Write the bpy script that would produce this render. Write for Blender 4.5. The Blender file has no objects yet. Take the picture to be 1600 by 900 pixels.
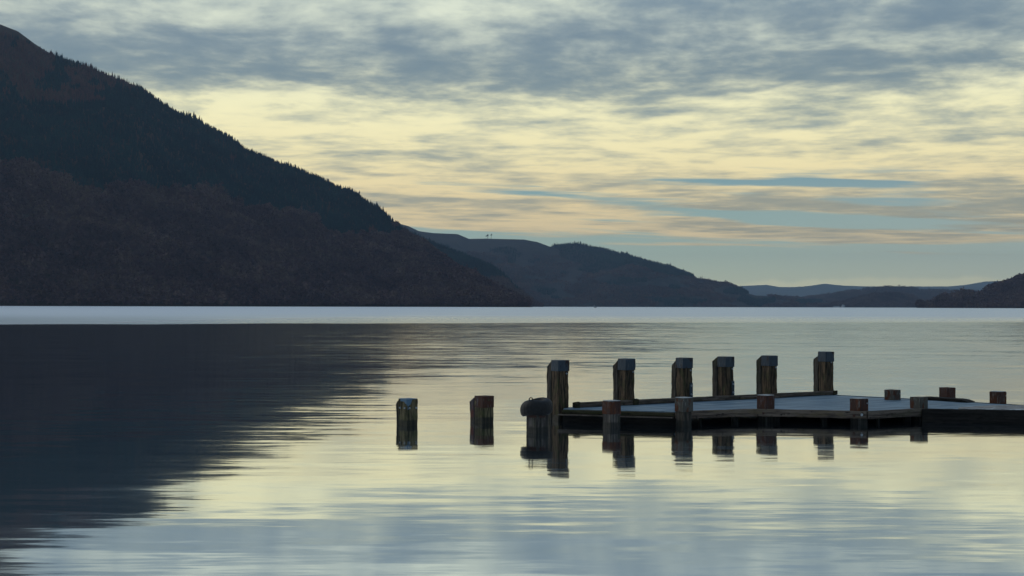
import bpy, bmesh, math, random
import numpy as np
from mathutils import Vector, Matrix, noise

SC = bpy.context.scene
COL = SC.collection
rad = math.radians

# ------------------------------------------------------------------ camera
CAM_H = 2.0                       # metres above the water
FPX = 2222.2                      # focal length in pixels of the 1600 px photograph (50 mm lens)
cam_d = bpy.data.cameras.new('camera')
cam_d.lens = 50.0
cam_d.sensor_width = 36.0
cam_d.clip_start = 0.1
cam_d.clip_end = 90000.0
cam = bpy.data.objects.new('camera', cam_d)
COL.objects.link(cam)
PITCH = math.atan(28.5 / FPX)     # horizon a little below the middle of the frame
ROLL = -0.0026
cam.matrix_world = (Matrix.Translation((0, 0, CAM_H)) @ Matrix.Rotation(rad(90) + PITCH, 4, 'X')
                    @ Matrix.Rotation(-ROLL, 4, 'Z'))
SC.camera = cam
CM = cam.matrix_world.to_3x3()


def ray(px, py):
    return CM @ Vector(((px - 800) / FPX, (450 - py) / FPX, -1.0))


def at_z(px, py, z):
    """the point at height z seen at this pixel of the photograph"""
    d = ray(px, py)
    k = (z - CAM_H) / d.z
    return Vector((d.x * k, d.y * k, z))


def at_y(px, py, y):
    d = ray(px, py)
    k = y / d.y
    return Vector((d.x * k, y, CAM_H + d.z * k))


# ------------------------------------------------------------------ render settings
SC.view_settings.view_transform = 'Standard'
SC.view_settings.look = 'None'
SC.view_settings.exposure = 0.0
SC.view_settings.gamma = 1.0
SC.view_settings.use_curve_mapping = False
SC.render.engine = 'CYCLES'
SC.cycles.use_denoising = True
SC.cycles.max_bounces = 6
SC.cycles.diffuse_bounces = 2
SC.cycles.glossy_bounces = 4
SC.cycles.volume_bounces = 0
SC.cycles.sample_clamp_indirect = 4.0


# ------------------------------------------------------------------ small node language
def lin(c):
    out = []
    for v in c:
        v = v / 255.0
        out.append(v / 12.92 if v <= 0.04045 else ((v + 0.055) / 1.055) ** 2.4)
    return (*out, 1.0)


class X:
    """a socket with arithmetic"""
    nt = None

    def __init__(self, s):
        self.s = s

    @staticmethod
    def m(op, *a, clamp=False):
        n = X.nt.nodes.new('ShaderNodeMath')
        n.operation = op
        n.use_clamp = clamp
        for i, v in enumerate(a):
            if isinstance(v, X):
                X.nt.links.new(v.s, n.inputs[i])
            else:
                n.inputs[i].default_value = float(v)
        return X(n.outputs[0])

    def __add__(s, o): return X.m('ADD', s, o)
    def __radd__(s, o): return X.m('ADD', o, s)
    def __sub__(s, o): return X.m('SUBTRACT', s, o)
    def __rsub__(s, o): return X.m('SUBTRACT', o, s)
    def __mul__(s, o): return X.m('MULTIPLY', s, o)
    def __rmul__(s, o): return X.m('MULTIPLY', o, s)
    def __truediv__(s, o): return X.m('DIVIDE', s, o)
    def __rtruediv__(s, o): return X.m('DIVIDE', o, s)
    def clamp(s): return X.m('ADD', s, 0.0, clamp=True)


def sstep(v, a, b):
    n = X.nt.nodes.new('ShaderNodeMapRange')
    n.interpolation_type = 'SMOOTHSTEP'
    X.nt.links.new(v.s, n.inputs['Value'])
    n.inputs['From Min'].default_value = a
    n.inputs['From Max'].default_value = b
    return X(n.outputs['Result'])


def curve(v, pts):
    """piecewise linear function of v"""
    n = X.nt.nodes.new('ShaderNodeFloatCurve')
    x0, x1 = pts[0][0], pts[-1][0]
    X.nt.links.new(((v - x0) / (x1 - x0)).clamp().s, n.inputs['Value'])
    c = n.mapping.curves[0]
    ys = [p[1] for p in pts]
    while len(c.points) < len(pts):
        c.points.new(0.5, 0.5)
    for p, q in zip(c.points, pts):
        p.location = ((q[0] - x0) / (x1 - x0), q[1])
        p.handle_type = 'AUTO_CLAMPED'
    n.mapping.update()
    return X(n.outputs[0])


def ramp(v, pts):
    """colour ramp; colours given as display 0..255 values"""
    n = X.nt.nodes.new('ShaderNodeValToRGB')
    x0, x1 = pts[0][0], pts[-1][0]
    X.nt.links.new(((v - x0) / (x1 - x0)).clamp().s, n.inputs['Fac'])
    e = n.color_ramp.elements
    e[0].position, e[0].color = 0.0, lin(pts[0][1])
    e[1].position, e[1].color = 1.0, lin(pts[-1][1])
    for p in pts[1:-1]:
        q = e.new((p[0] - x0) / (x1 - x0))
        q.color = lin(p[1])
    return X(n.outputs['Color'])


def mix(f, a, b):
    n = X.nt.nodes.new('ShaderNodeMix')
    n.data_type = 'RGBA'
    for k, v in ((0, f), (6, a), (7, b)):
        if isinstance(v, X):
            X.nt.links.new(v.s, n.inputs[k])
        elif k == 0:
            n.inputs[0].default_value = v
        else:
            n.inputs[k].default_value = v if len(v) == 4 else (*v, 1.0)
    return X(n.outputs[2])


def vec(x, y, z=0.0):
    n = X.nt.nodes.new('ShaderNodeCombineXYZ')
    for i, v in enumerate((x, y, z)):
        if isinstance(v, X):
            X.nt.links.new(v.s, n.inputs[i])
        else:
            n.inputs[i].default_value = v
    return X(n.outputs[0])


def split(v):
    n = X.nt.nodes.new('ShaderNodeSeparateXYZ')
    X.nt.links.new(v.s, n.inputs[0])
    return X(n.outputs[0]), X(n.outputs[1]), X(n.outputs[2])


def nz(v, scale, detail=3.0, rough=0.55, dist=0.0, colour=False):
    n = X.nt.nodes.new('ShaderNodeTexNoise')
    n.noise_dimensions = '3D'
    X.nt.links.new(v.s, n.inputs['Vector'])
    n.inputs['Scale'].default_value = scale
    n.inputs['Detail'].default_value = detail
    n.inputs['Roughness'].default_value = rough
    n.inputs['Distortion'].default_value = dist
    return X(n.outputs['Color' if colour else 'Fac'])


def gauss(U, V, u0, v0, su, sv, tilt=0.0):
    du = U - u0
    dv = V - v0 + du * tilt
    r = (du / su) * (du / su) + (dv / sv) * (dv / sv)
    return X.m('EXPONENT', r * -0.5)


def coords(kind='Object'):
    n = X.nt.nodes.new('ShaderNodeTexCoord')
    return X(n.outputs[kind])


# ------------------------------------------------------------------ world: evening overcast with streaked cloud
SUN_EL, SUN_AZ = rad(30), rad(-62)         # behind the cloud, above the frame, a little left of the view
world = bpy.data.worlds.new('World')
SC.world = world
world.use_nodes = True
nt = world.node_tree
nt.nodes.clear()
X.nt = nt
dx, dy, dz = split(coords('Generated'))
hor = X.m('SQRT', dx * dx + dy * dy)
U = X.m('ARCTAN2', dx, dy) * FPX                       # azimuth and elevation, in units of 1/2222 rad
V0 = X.m('ARCTAN2', dz, hor) * FPX
V = X.m('MAXIMUM', V0, 2.0)
LV = X.m('LOGARITHM', V + 40.0, math.e)
Vs = V + U * 0.035                                     # the low streaks sink to the right
LVs = X.m('LOGARITHM', X.m('MAXIMUM', Vs, 2.0) + 12.0, math.e)
GV = LV * 6.0 + 2600.0 / (V + 60.0) * -1.0            # cloud rows crowd together towards the horizon
warp = (nz(vec(U * 0.0026, LV * 4.0, 1.3), 1.0, 2.0) - 0.5)
n_big = nz(vec(U * 0.0021, LV * 3.3 + warp * 0.8, 5.5), 1.0, 3.0, 0.5)
n_mid = nz(vec(U * 0.0085 + warp * 0.5, GV + warp * 1.0, 2.5), 1.0, 5.0, 0.58)
n_fine = nz(vec(U * 0.017 + warp, GV * 2.3 + warp * 2.0, 7.5), 1.0, 3.0, 0.5)
n_str = nz(vec(U * 0.0022, LVs * 7.0 + warp * 0.7, 8.5), 1.0, 4.0, 0.5)
n_st2 = nz(vec(U * 0.0050, LVs * 17.0 + warp * 1.2, 4.5), 1.0, 3.0, 0.5)
base_t = curve(V, [(0, .25), (90, .22), (150, .22), (200, .15), (245, .15), (285, .25), (325, .42), (365, .56),
                   (410, .60), (450, .50), (500, .50), (620, .62), (900, .7), (1400, .75)])
T = (base_t
     + gauss(U, V, -520, 368, 300, 44, -0.02) * 0.34
     + gauss(U, V, -40, 388, 190, 26) * 0.16
     + gauss(U, V, 330, 470, 420, 32, 0.02) * 0.30
     + gauss(U, V, 700, 420, 260, 40) * 0.25
     + gauss(U, V, 330, 375, 240, 26) * 0.22
     + gauss(U, V, -290, 246, 190, 10) * 0.40
     + gauss(U, V, 640, 272, 220, 28) * 0.20
     + gauss(U, V, 620, 152, 260, 22) * 0.62
     + gauss(U, V, -260, 160, 200, 8) * 0.28
     - gauss(U, V, -590, 440, 130, 16) * 0.42
     - gauss(U, V, -330, 462, 120, 20) * 0.36
     - gauss(U, V, -20, 468, 110, 20) * 0.45
     - gauss(U, V, 120, 300, 500, 30) * 0.10
     - gauss(U, V, -430, 305, 170, 22) * 0.14
     - gauss(U, V, 640, 395, 170, 12, 0.06) * 0.42)
hi = sstep(V, 190, 330)
T = T + (n_big - 0.5) * 0.9 * (0.35 + hi * 0.65) + (n_mid - 0.5) * (1.9 + hi * 0.1) + (n_fine - 0.5) * (1.0 - hi * 0.15)
T = T + (n_str - 0.5) * (1.0 - hi) * 1.6 + (n_st2 - 0.5) * (1.0 - hi) * 0.9 + gauss(U, V, 0, 225, 5000, 65) * 0.10
hi2 = sstep(V, 330, 420)
T = T * (1.0 - hi2 * 0.30) + hi2 * 0.19
T = curve(T, [(-0.2, 0.0), (0.05, 0.06), (0.3, 0.30), (0.5, 0.54), (0.7, 0.78), (0.9, 0.92), (1.3, 1.0)])
bright = ramp(V, [(0, (196, 188, 150)), (60, (208, 194, 148)), (110, (230, 206, 152)), (160, (238, 214, 156)),
                  (230, (242, 228, 172)), (310, (238, 232, 184)), (400, (212, 217, 194)), (500, (212, 219, 198)),
                  (900, (160, 180, 196)), (1600, (132, 154, 178))])
grey = ramp(V, [(0, (150, 150, 132)), (110, (152, 150, 126)), (200, (146, 150, 136)), (270, (140, 152, 146)),
                (350, (108, 126, 134)), (420, (102, 121, 134)), (500, (112, 131, 144)), (900, (96, 114, 136)),
                (1600, (88, 104, 128))])
cloud = mix(T, bright, grey)
# gaps between the low streaks show the clear evening sky
clear = ramp(V, [(0, (216, 214, 168)), (25, (208, 210, 168)), (60, (190, 202, 170)), (110, (158, 180, 164)),
                 (200, (118, 152, 156)), (500, (96, 130, 156))])
clear = mix(sstep(U, 100, 900) * 0.6, clear, ramp(V, [(0, (218, 212, 174)), (80, (184, 192, 172)), (200, (134, 152, 156))]))
cov = curve(V, [(0, 0.0), (84, 0.0), (96, .30), (118, .52), (150, .56), (180, .66), (215, .80), (245, 1.0), (400, 1.0)])
cov = (cov + gauss(U, Vs, -60, 124, 330, 10) * 0.40 + gauss(U, Vs, 100, 160, 700, 10) * 0.30
       + gauss(U, Vs, 420, 103, 230, 5) * 0.42 + gauss(U, Vs, 600, 129, 260, 7) * 0.40
       - gauss(U, V, 360, 142, 250, 8, 0.095) * 0.50 - gauss(U, V, 200, 196, 150, 5, 0.02) * 0.45
       - gauss(U, V, 470, 190, 90, 4, 0.02) * 0.5 - gauss(U, V, 620, 128, 230, 9, 0.05) * 0.35
       - gauss(U, V, -200, 108, 320, 13) * 0.45)
cov = cov + (n_str - 0.5) * 1.5 + (n_st2 - 0.5) * 1.0
cov = X.m('MAXIMUM', sstep(cov, 0.30, 0.62), sstep(V, 225, 262))
sky_col = mix(cov, clear, cloud)
# low bank of pale cumulus above the far hills
bump = 34.0 + nz(vec(U * 0.018, 0.0, 2.2), 1.0, 3.0, 0.55) * 26.0 + gauss(U, V * 0.0, 600, 0, 150, 10) * 8.0 - 8.0
bank = sstep(bump - V, -2.0, 7.0) * sstep(U, 260, 380) * (1.0 - sstep(U, 740, 860)) * 0.55
sky_col = mix(bank, sky_col, ramp(V, [(0, (230, 222, 172)), (50, (234, 228, 180))]))
# the sky away from the sunken sun is darker and bluer
front = sstep(dy, -0.35, 0.75)
back_col = ramp(V, [(0, (120, 134, 142)), (700, (108, 126, 142)), (2600, (112, 128, 142)), (3500, (112, 126, 140))])
sky_all = mix(front, back_col, sky_col)
sky_t = nt.nodes.new('ShaderNodeTexSky')
sky_t.sky_type = 'NISHITA'
sky_t.sun_disc = False
sky_t.sun_elevation = SUN_EL
sky_t.sun_rotation = SUN_AZ
sky_t.altitude = 0
sky_t.air_density = 1.0
sky_t.dust_density = 1.5
bg_cloud = nt.nodes.new('ShaderNodeBackground')
nt.links.new(sky_all.s, bg_cloud.inputs['Color'])
bg_cloud.inputs['Strength'].default_value = 1.42
bg_air = nt.nodes.new('ShaderNodeBackground')
nt.links.new(sky_t.outputs[0], bg_air.inputs['Color'])
bg_air.inputs['Strength'].default_value = 0.05
mx = nt.nodes.new('ShaderNodeMixShader')                # thin share of the clear sky's own light comes through
mx.inputs[0].default_value = 0.08
nt.links.new(bg_cloud.outputs[0], mx.inputs[1])
nt.links.new(bg_air.outputs[0], mx.inputs[2])
wo = nt.nodes.new('ShaderNodeOutputWorld')
nt.links.new(mx.outputs[0], wo.inputs['Surface'])
world.cycles.sampling_method = 'MANUAL'
world.cycles.sample_map_resolution = 1024

# ------------------------------------------------------------------ sun, veiled by the cloud
sun_d = bpy.data.lights.new('sun', 'SUN')
sun_d.energy = 0.5
sun_d.angle = rad(35)
sun_d.color = (1.0, 0.93, 0.80)
sun = bpy.data.objects.new('sun', sun_d)
COL.objects.link(sun)
sdir = Vector((math.sin(SUN_AZ) * math.cos(SUN_EL), math.cos(SUN_AZ) * math.cos(SUN_EL), math.sin(SUN_EL)))
sun.rotation_euler = sdir.to_track_quat('Z', 'Y').to_euler()


# ------------------------------------------------------------------ object helpers
def tag(o, label=None, cat=None, group=None, kind=None):
    for k, v in (('label', label), ('category', cat), ('group', group), ('kind', kind)):
        if v:
            o[k] = v
    return o


def empty(name, loc, rz=0.0):
    o = bpy.data.objects.new(name, None)
    COL.objects.link(o)
    o.location = loc
    o.rotation_euler = (0, 0, rz)
    return o


def link(name, me, mats, parent=None):
    o = bpy.data.objects.new(name, me)
    COL.objects.link(o)
    for m in (mats if isinstance(mats, (list, tuple)) else [mats]):
        me.materials.append(m)
    if parent:
        o.parent = parent
    return o


def from_bm(name, bm, m, parent=None, smooth=False):
    me = bpy.data.meshes.new(name)
    bmesh.ops.recalc_face_normals(bm, faces=bm.faces)
    bm.to_mesh(me)
    bm.free()
    if smooth:
        for p in me.polygons:
            p.use_smooth = True
    return link(name, me, m, parent)


def np_mesh(name, verts, faces, m, parent=None, attr=None):
    """verts (n,3), faces (k,3|4) numpy arrays"""
    me = bpy.data.meshes.new(name)
    nv, nf, w = len(verts), len(faces), faces.shape[1]
    me.vertices.add(nv)
    me.vertices.foreach_set('co', np.ascontiguousarray(verts, dtype=np.float32).ravel())
    me.loops.add(nf * w)
    me.loops.foreach_set('vertex_index', np.ascontiguousarray(faces, dtype=np.int32).ravel())
    me.polygons.add(nf)
    me.polygons.foreach_set('loop_start', np.arange(0, nf * w, w, dtype=np.int32))
    me.update(calc_edges=True)
    if attr is not None:
        a = me.attributes.new('tone', 'FLOAT', 'POINT')
        a.data.foreach_set('value', np.ascontiguousarray(attr, dtype=np.float32))
    return link(name, me, m, parent)


def new_mat(name):
    m = bpy.data.materials.new(name)
    m.use_nodes = True
    m.node_tree.nodes.clear()
    X.nt = m.node_tree
    return m


def finish(m, colour, rough=0.8, metal=0.0, bump=None, bump_d=0.004, ior=1.45, spec=0.5, normal=None):
    t = m.node_tree
    b = t.nodes.new('ShaderNodeBsdfPrincipled')
    for k, v in (('Base Color', colour), ('Roughness', rough), ('Metallic', metal)):
        if isinstance(v, X):
            t.links.new(v.s, b.inputs[k])
        else:
            b.inputs[k].default_value = v if not isinstance(v, tuple) else (*v[:3], 1.0)
    b.inputs['IOR'].default_value = ior
    b.inputs['Specular IOR Level'].default_value = spec
    if bump is not None:
        n = t.nodes.new('ShaderNodeBump')
        n.inputs['Strength'].default_value = 1.0
        n.inputs['Distance'].default_value = bump_d
        t.links.new(bump.s, n.inputs['Height'])
        t.links.new(n.outputs[0], b.inputs['Normal'])
    if normal is not None:
        t.links.new(normal.s, b.inputs['Normal'])
    o = t.nodes.new('ShaderNodeOutputMaterial')
    t.links.new(b.outputs[0], o.inputs['Surface'])
    return m


# ------------------------------------------------------------------ water
def water_material():
    m = new_mat('loch_water')
    t = m.node_tree
    px, py, pz = split(coords('Object'))
    # ripples long in x and short in y; slopes taken straight from noise so that far ones average out
    wig = nz(vec(px * 0.02, py * 0.008, 0.0), 1.0, 2.0) - 0.5
    a = nz(vec(px * 0.10, py * 0.42, 0.3), 1.0, 3.0, 0.55, colour=True)
    b = nz(vec(px * 0.50, py * 2.6, 4.3), 1.0, 3.0, 0.6, colour=True)
    c = nz(vec(px * 2.2, py * 12.0, 8.3), 1.0, 2.0, 0.5, colour=True)
    ax, ay, _ = split(a)
    bx, by, _ = split(b)
    cx, cy, _ = split(c)
    # a breeze roughens the open loch beyond about 150 m
    edge = 168.0 + px * 0.42 + wig * 26.0 + (nz(vec(px * 0.06, py * 0.05, 1.0), 1.0, 4.0, 0.65) - 0.5) * 20.0
    out = sstep((py - edge) / (1.0 + sstep(px, -10.0, 60.0) * 3.0), -4.0, 5.0)
    far = sstep(py, 170.0, 380.0)
    # patches of very light air on the near water
    pat = sstep(nz(vec(px * 0.03, py * 0.05, 6.6), 1.0, 3.0, 0.5), 0.42, 0.66)
    mid = sstep(py, 24.0, 75.0)
    k = 0.56 + mid * 0.68 + pat * 0.4
    SL = 0.050
    sy = ((ay - 0.5) * 0.7 + (by - 0.5) * 1.25 + (cy - 0.5) * 0.5) * SL * k - 0.004 - mid * 0.004
    sx = ((ax - 0.5) * 0.5 + (bx - 0.5) * 0.6 + (cx - 0.5) * 0.4) * SL * k * 0.8
    nrm = t.nodes.new('ShaderNodeVectorMath')
    nrm.operation = 'NORMALIZE'
    t.links.new(vec(sx, sy, 1.0).s, nrm.inputs[0])
    rough = 0.055 + mid * 0.02 + out * (0.12 + sstep(px * -1.0, 8.0, 55.0) * 0.09) + out * far * 0.17
    g = t.nodes.new('ShaderNodeBsdfGlossy')
    g.distribution = 'GGX'
    t.links.new(rough.s, g.inputs['Roughness'])
    g.inputs['Color'].default_value = (0.93, 0.96, 0.98, 1)
    t.links.new(nrm.outputs[0], g.inputs['Normal'])
    d = t.nodes.new('ShaderNodeBsdfDiffuse')
    d.inputs['Color'].default_value = (0.010, 0.020, 0.030, 1)
    fr = t.nodes.new('ShaderNodeFresnel')
    fr.inputs['IOR'].default_value = 1.333
    fac = X.m('MAXIMUM', X(fr.outputs[0]), 0.90)
    ms = t.nodes.new('ShaderNodeMixShader')
    t.links.new(fac.s, ms.inputs[0])
    t.links.new(d.outputs[0], ms.inputs[1])
    t.links.new(g.outputs[0], ms.inputs[2])
    o = t.nodes.new('ShaderNodeOutputMaterial')
    t.links.new(ms.outputs[0], o.inputs['Surface'])
    return m


wv = np.array([(-26000, -400, 0), (26000, -400, 0), (26000, 28500, 0), (-26000, 28500, 0)], dtype=float)
water = np_mesh('water', wv, np.array([[0, 1, 2, 3]]), water_material())
tag(water, 'calm grey loch water with fine ripples reflecting the sky', 'water', kind='structure')


# ------------------------------------------------------------------ hills
def hill_material(name, c1, c2, c3, s=0.004):
    m = new_mat(name)
    co = coords('Object')
    n1 = nz(co, s, 5.0, 0.6)
    n2 = nz(co, s * 9, 4.0, 0.6)
    col = mix(sstep(n1, 0.40, 0.62), c1, c2)
    col = mix(sstep(n2, 0.52, 0.70) * 0.7, col, c3)
    return finish(m, col, 0.95, spec=0.1)


def interp(pts, x):
    xs = [p[0] for p in pts]
    ys = [p[1] for p in pts]
    return np.interp(x, xs, ys)


class Hill:
    """a real slope: shore at one distance, crest at a larger one, falling away behind"""

    def __init__(self, crest, shore_d, crest_d, power=1.0, drop=0.0, gully=0.0, seed=0, gs=260.0):
        self.c, self.sd, self.cd = crest, shore_d, crest_d
        self.pw, self.drop, self.gully, self.seed, self.gs = power, drop, gully, seed, gs

    def pos(self, u, v):
        u = np.asarray(u, float)
        v = np.asarray(v, float)
        sd, cd = interp(self.sd, u), interp(self.cd, u)
        Y = sd + (cd - sd) * v
        yp = interp(self.c, u)
        # crest height from the pixel row (roll and pitch included)
        r = np.array(CM)
        dxp, dyp = (u - 800) / FPX, (450 - yp) / FPX
        rx = r[0, 0] * dxp + r[0, 1] * dyp - r[0, 2]
        ry = r[1, 0] * dxp + r[1, 1] * dyp - r[1, 2]
        rz = r[2, 0] * dxp + r[2, 1] * dyp - r[2, 2]
        H = CAM_H + rz / ry * cd - self.drop
        H = np.maximum(H, 1.0)
        Xw = rx / ry * Y
        vv = np.clip(v, 0, 1)
        prof = vv ** self.pw
        prof = np.where(v > 1, np.maximum(1 - (v - 1) * 0.8, -0.5), prof)
        prof = np.where(v < 0, v * 0.6, prof)
        Z = H * prof
        if self.gully:
            fl = np.empty(Z.size)
            X1, Y1, V1, H1 = Xw.ravel(), Y.ravel(), vv.ravel(), np.broadcast_to(H, Z.shape).ravel()
            s = self.seed
            for i in range(Z.size):
                p = Vector((X1[i] / self.gs + s, Y1[i] / self.gs * 0.35, s * 1.7))
                a = noise.fractal(p, 0.9, 2.1, 4)
                w = V1[i] * (1 - V1[i]) * 4
                fl[i] = a * w * self.gully * min(1.0, H1[i] / 150.0)
            Z = Z + fl.reshape(Z.shape)
        return Xw, Y, Z

    def build(self, name, u0, u1, nu, nv, m, label, cat='hill', back=1.5):
        us = np.linspace(u0, u1, nu)
        vs = np.concatenate([[-0.06], np.linspace(0, 1, nv), np.linspace(1.06, back, 6)])
        UU, VV = np.meshgrid(us, vs)
        x, y, z = self.pos(UU, VV)
        self.g = (us, vs, z)
        verts = np.stack([x.ravel(), y.ravel(), z.ravel()], 1)
        i, j = np.meshgrid(np.arange(len(vs) - 1), np.arange(nu - 1), indexing='ij')
        a = (i * nu + j).ravel()
        f = np.stack([a, a + 1, a + 1 + nu, a + nu], 1)
        o = np_mesh(name, verts, f, m)
        for p in o.data.polygons:
            p.use_smooth = True
        tag(o, label, cat, kind='structure')
        return o

    def z_at(self, u, v):
        us, vs, z = self.g
        iu = np.clip((u - us[0]) / (us[1] - us[0]), 0, len(us) - 1.001)
        iv = np.clip(np.interp(v, vs, np.arange(len(vs))), 0, len(vs) - 1.001)
        a, b = iu.astype(int), iv.astype(int)
        fu, fv = iu - a, iv - b
        return (z[b, a] * (1 - fu) * (1 - fv) + z[b, a + 1] * fu * (1 - fv)
                + z[b + 1, a] * (1 - fu) * fv + z[b + 1, a + 1] * fu * fv)

    def scatter(self, rng, n, u0, u1, v0=0.0, v1=1.03):
        """random points, even over the ground; returns world xyz and photo pixel"""
        u = rng.uniform(u0, u1, n)
        v = rng.uniform(v0, v1, n)
        g, s = self.gully, self.seed
        self.gully = 0
        x, y, _ = self.pos(u, v)
        self.gully = g
        z = self.z_at(u, v)
        # photo pixel (for the choice of the kind of wood)
        r = np.array(CM)
        P = np.stack([x, y, z - CAM_H], 0)
        q = r.T @ P
        return x, y, z, 800 + FPX * q[0] / -q[2], 450 - FPX * q[1] / -q[2], u, v


def conifer_proto(rng, sides=5, tiers=3):
    vs, fs = [], []
    for t in range(tiers):
        z0 = 0.05 + 0.27 * t
        z1 = min(1.0, z0 + 0.50) if t < tiers - 1 else 1.0
        r = 0.19 * (1 - 0.27 * t) * rng.uniform(.85, 1.15)
        b = len(vs)
        for k in range(sides):
            a = 2 * math.pi * (k + rng.uniform(-.2, .2)) / sides + t
            rr = r * rng.uniform(.6, 1.25)
            vs.append((rr * math.cos(a), rr * math.sin(a), z0 + rng.uniform(-.03, .05)))
        vs.append((rng.uniform(-.01, .01), rng.uniform(-.01, .01), z1))
        for k in range(sides):
            fs.append((b + k, b + (k + 1) % sides, b + sides))
    return np.array(vs), np.array(fs)


def bare_proto(rng, n=22):
    """a leafless crown: short flat twig masses through an upright ellipsoid"""
    vs, fs = [], []
    for k in range(n):
        while True:
            p = np.array([rng.uniform(-1, 1), rng.uniform(-1, 1), rng.uniform(-1, 1)])
            if np.dot(p, p) < 1:
                break
        p = p * np.array([.36, .36, .38]) + np.array([0, 0, .62])
        q = rng.normal(size=(3, 3))
        q -= q.mean(0)
        q = q / np.linalg.norm(q, axis=1)[:, None] * rng.uniform(.10, .20)
        b = len(vs)
        vs += [tuple(p + q[i]) for i in range(3)]
        fs.append((b, b + 1, b + 2))
    b = len(vs)                               # trunk
    vs += [(-.025, 0, -.1), (.025, 0, -.1), (0, 0, .6)]
    fs.append((b, b + 1, b + 2))
    return np.array(vs), np.array(fs)


def forest(name, pts, hmin, hmax, protos, rng, m, label, cat='wood', wide=1.0, parent=None):
    x, y, z = pts
    n = len(x)
    V_, F_, A_ = [], [], []
    off = 0
    kind = rng.integers(0, len(protos), n)
    h = rng.uniform(hmin, hmax, n) * (1 + 0.35 * (rng.random(n) < 0.05))
    h = h * (0.95 + 0.55 * nf(x, y, 55.0, 55.0, 3.0))      # clumps of taller and shorter trees
    for k, (pv, pf) in enumerate(protos):
        s = np.where(kind == k)[0]
        if not len(s):
            continue
        a = rng.uniform(0, 2 * math.pi, len(s))
        w = h[s] * wide * rng.uniform(.8, 1.25, len(s))
        ca, sa = np.cos(a)[:, None], np.sin(a)[:, None]
        vx = (pv[None, :, 0] * ca - pv[None, :, 1] * sa) * w[:, None] + x[s][:, None]
        vy = (pv[None, :, 0] * sa + pv[None, :, 1] * ca) * w[:, None] + y[s][:, None]
        vz = pv[None, :, 2] * h[s][:, None] + z[s][:, None]
        V_.append(np.stack([vx, vy, vz], 2).reshape(-1, 3))
        F_.append((pf[None] + (np.arange(len(s)) * len(pv))[:, None, None]).reshape(-1, 3) + off)
        A_.append(np.repeat(rng.random(len(s)), len(pv)))
        off += len(s) * len(pv)
    o = np_mesh(name, np.concatenate(V_), np.concatenate(F_), m, parent, np.concatenate(A_))
    tag(o, label, cat, kind='stuff')
    return o


def leaf_material(name, stops):
    """crown colour varies from tree to tree and in drifts over the hillside"""
    m = new_mat(name)
    n = X.nt.nodes.new('ShaderNodeAttribute')
    n.attribute_name = 'tone'
    tone = X(n.outputs['Fac'])
    drift = nz(coords('Object'), 0.006, 4.0, 0.6)
    f = (tone * 0.75 + (drift - 0.5) * 2.6 + 0.12).clamp()
    cr = X.nt.nodes.new('ShaderNodeValToRGB')
    X.nt.links.new(f.s, cr.inputs['Fac'])
    e = cr.color_ramp.elements
    e[0].position, e[0].color = 0.0, (*stops[0], 1)
    e[1].position, e[1].color = 1.0, (*stops[-1], 1)
    for i, s in enumerate(stops[1:-1]):
        q = e.new((i + 1) / (len(stops) - 1))
        q.color = (*s, 1)
    return finish(m, X(cr.outputs['Color']), 0.9, spec=0.1)


M_CON = leaf_material('conifer_green', [(.004, .016, .020), (.007, .026, .030), (.014, .042, .042)])
M_LAR = leaf_material('larch_russet', [(.055, .028, .028), (.09, .042, .036), (.12, .060, .046)])
M_BARE = leaf_material('bare_wood_brown', [(.060, .034, .038), (.092, .050, .052), (.122, .070, .066), (.17, .11, .088)])
M_H1 = hill_material('heath_slope', (.045, .030, .025, 1), (.065, .045, .032, 1), (.09, .07, .045, 1))
M_H2 = hill_material('moor_slope', (.020, .024, .026, 1), (.036, .032, .032, 1), (.065, .056, .050, 1), 0.002)
M_H3 = hill_material('far_slope', (.05, .06, .05, 1), (.07, .07, .06, 1), (.09, .08, .07, 1), 0.0008)

rng = np.random.default_rng(7)
PC = [conifer_proto(rng) for _ in range(8)]
PB = [bare_proto(rng) for _ in range(10)]
PB2 = [bare_proto(rng, 12) for _ in range(8)]
PC2 = [conifer_proto(rng, 4, 2) for _ in range(6)]

crest1 = [(-260, -60), (-120, 0), (0, 33), (28, 44), (55, 64), (80, 80), (139, 100), (183, 119), (222, 133), (255, 161),
          (300, 180), (333, 197), (378, 225), (411, 240), (456, 258), (513, 281), (551, 297), (589, 321), (608, 340),
          (627, 356), (664, 380), (702, 406), (740, 429), (778, 450), (815, 469), (829, 478), (840, 480)]
h1 = Hill(crest1, [(-260, 2500), (300, 2900), (840, 3500)], [(-260, 3900), (300, 4300), (640, 4200), (840, 3700)],
          power=0.92, drop=9.0, gully=55.0, seed=3.3)
h1.build('mountain', -250, 832, 420, 110, M_H1, 'dark wooded mountainside falling from the left to the loch', 'mountain')


def conifer_zone(px, py):
    """upper belt of conifers: above the slanting line across the mountainside"""
    line = np.interp(px, [-260, 0, 60, 155, 278, 330, 389, 460, 536, 600, 640, 700],
                     [230, 255, 268, 296, 292, 305, 317, 340, 372, 372, 362, 340])
    return line - py


def nf(px, py, sx, sy, s):
    return np.array([noise.noise(Vector((a / sx, b / sy, s))) for a, b in zip(px, py)])


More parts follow.
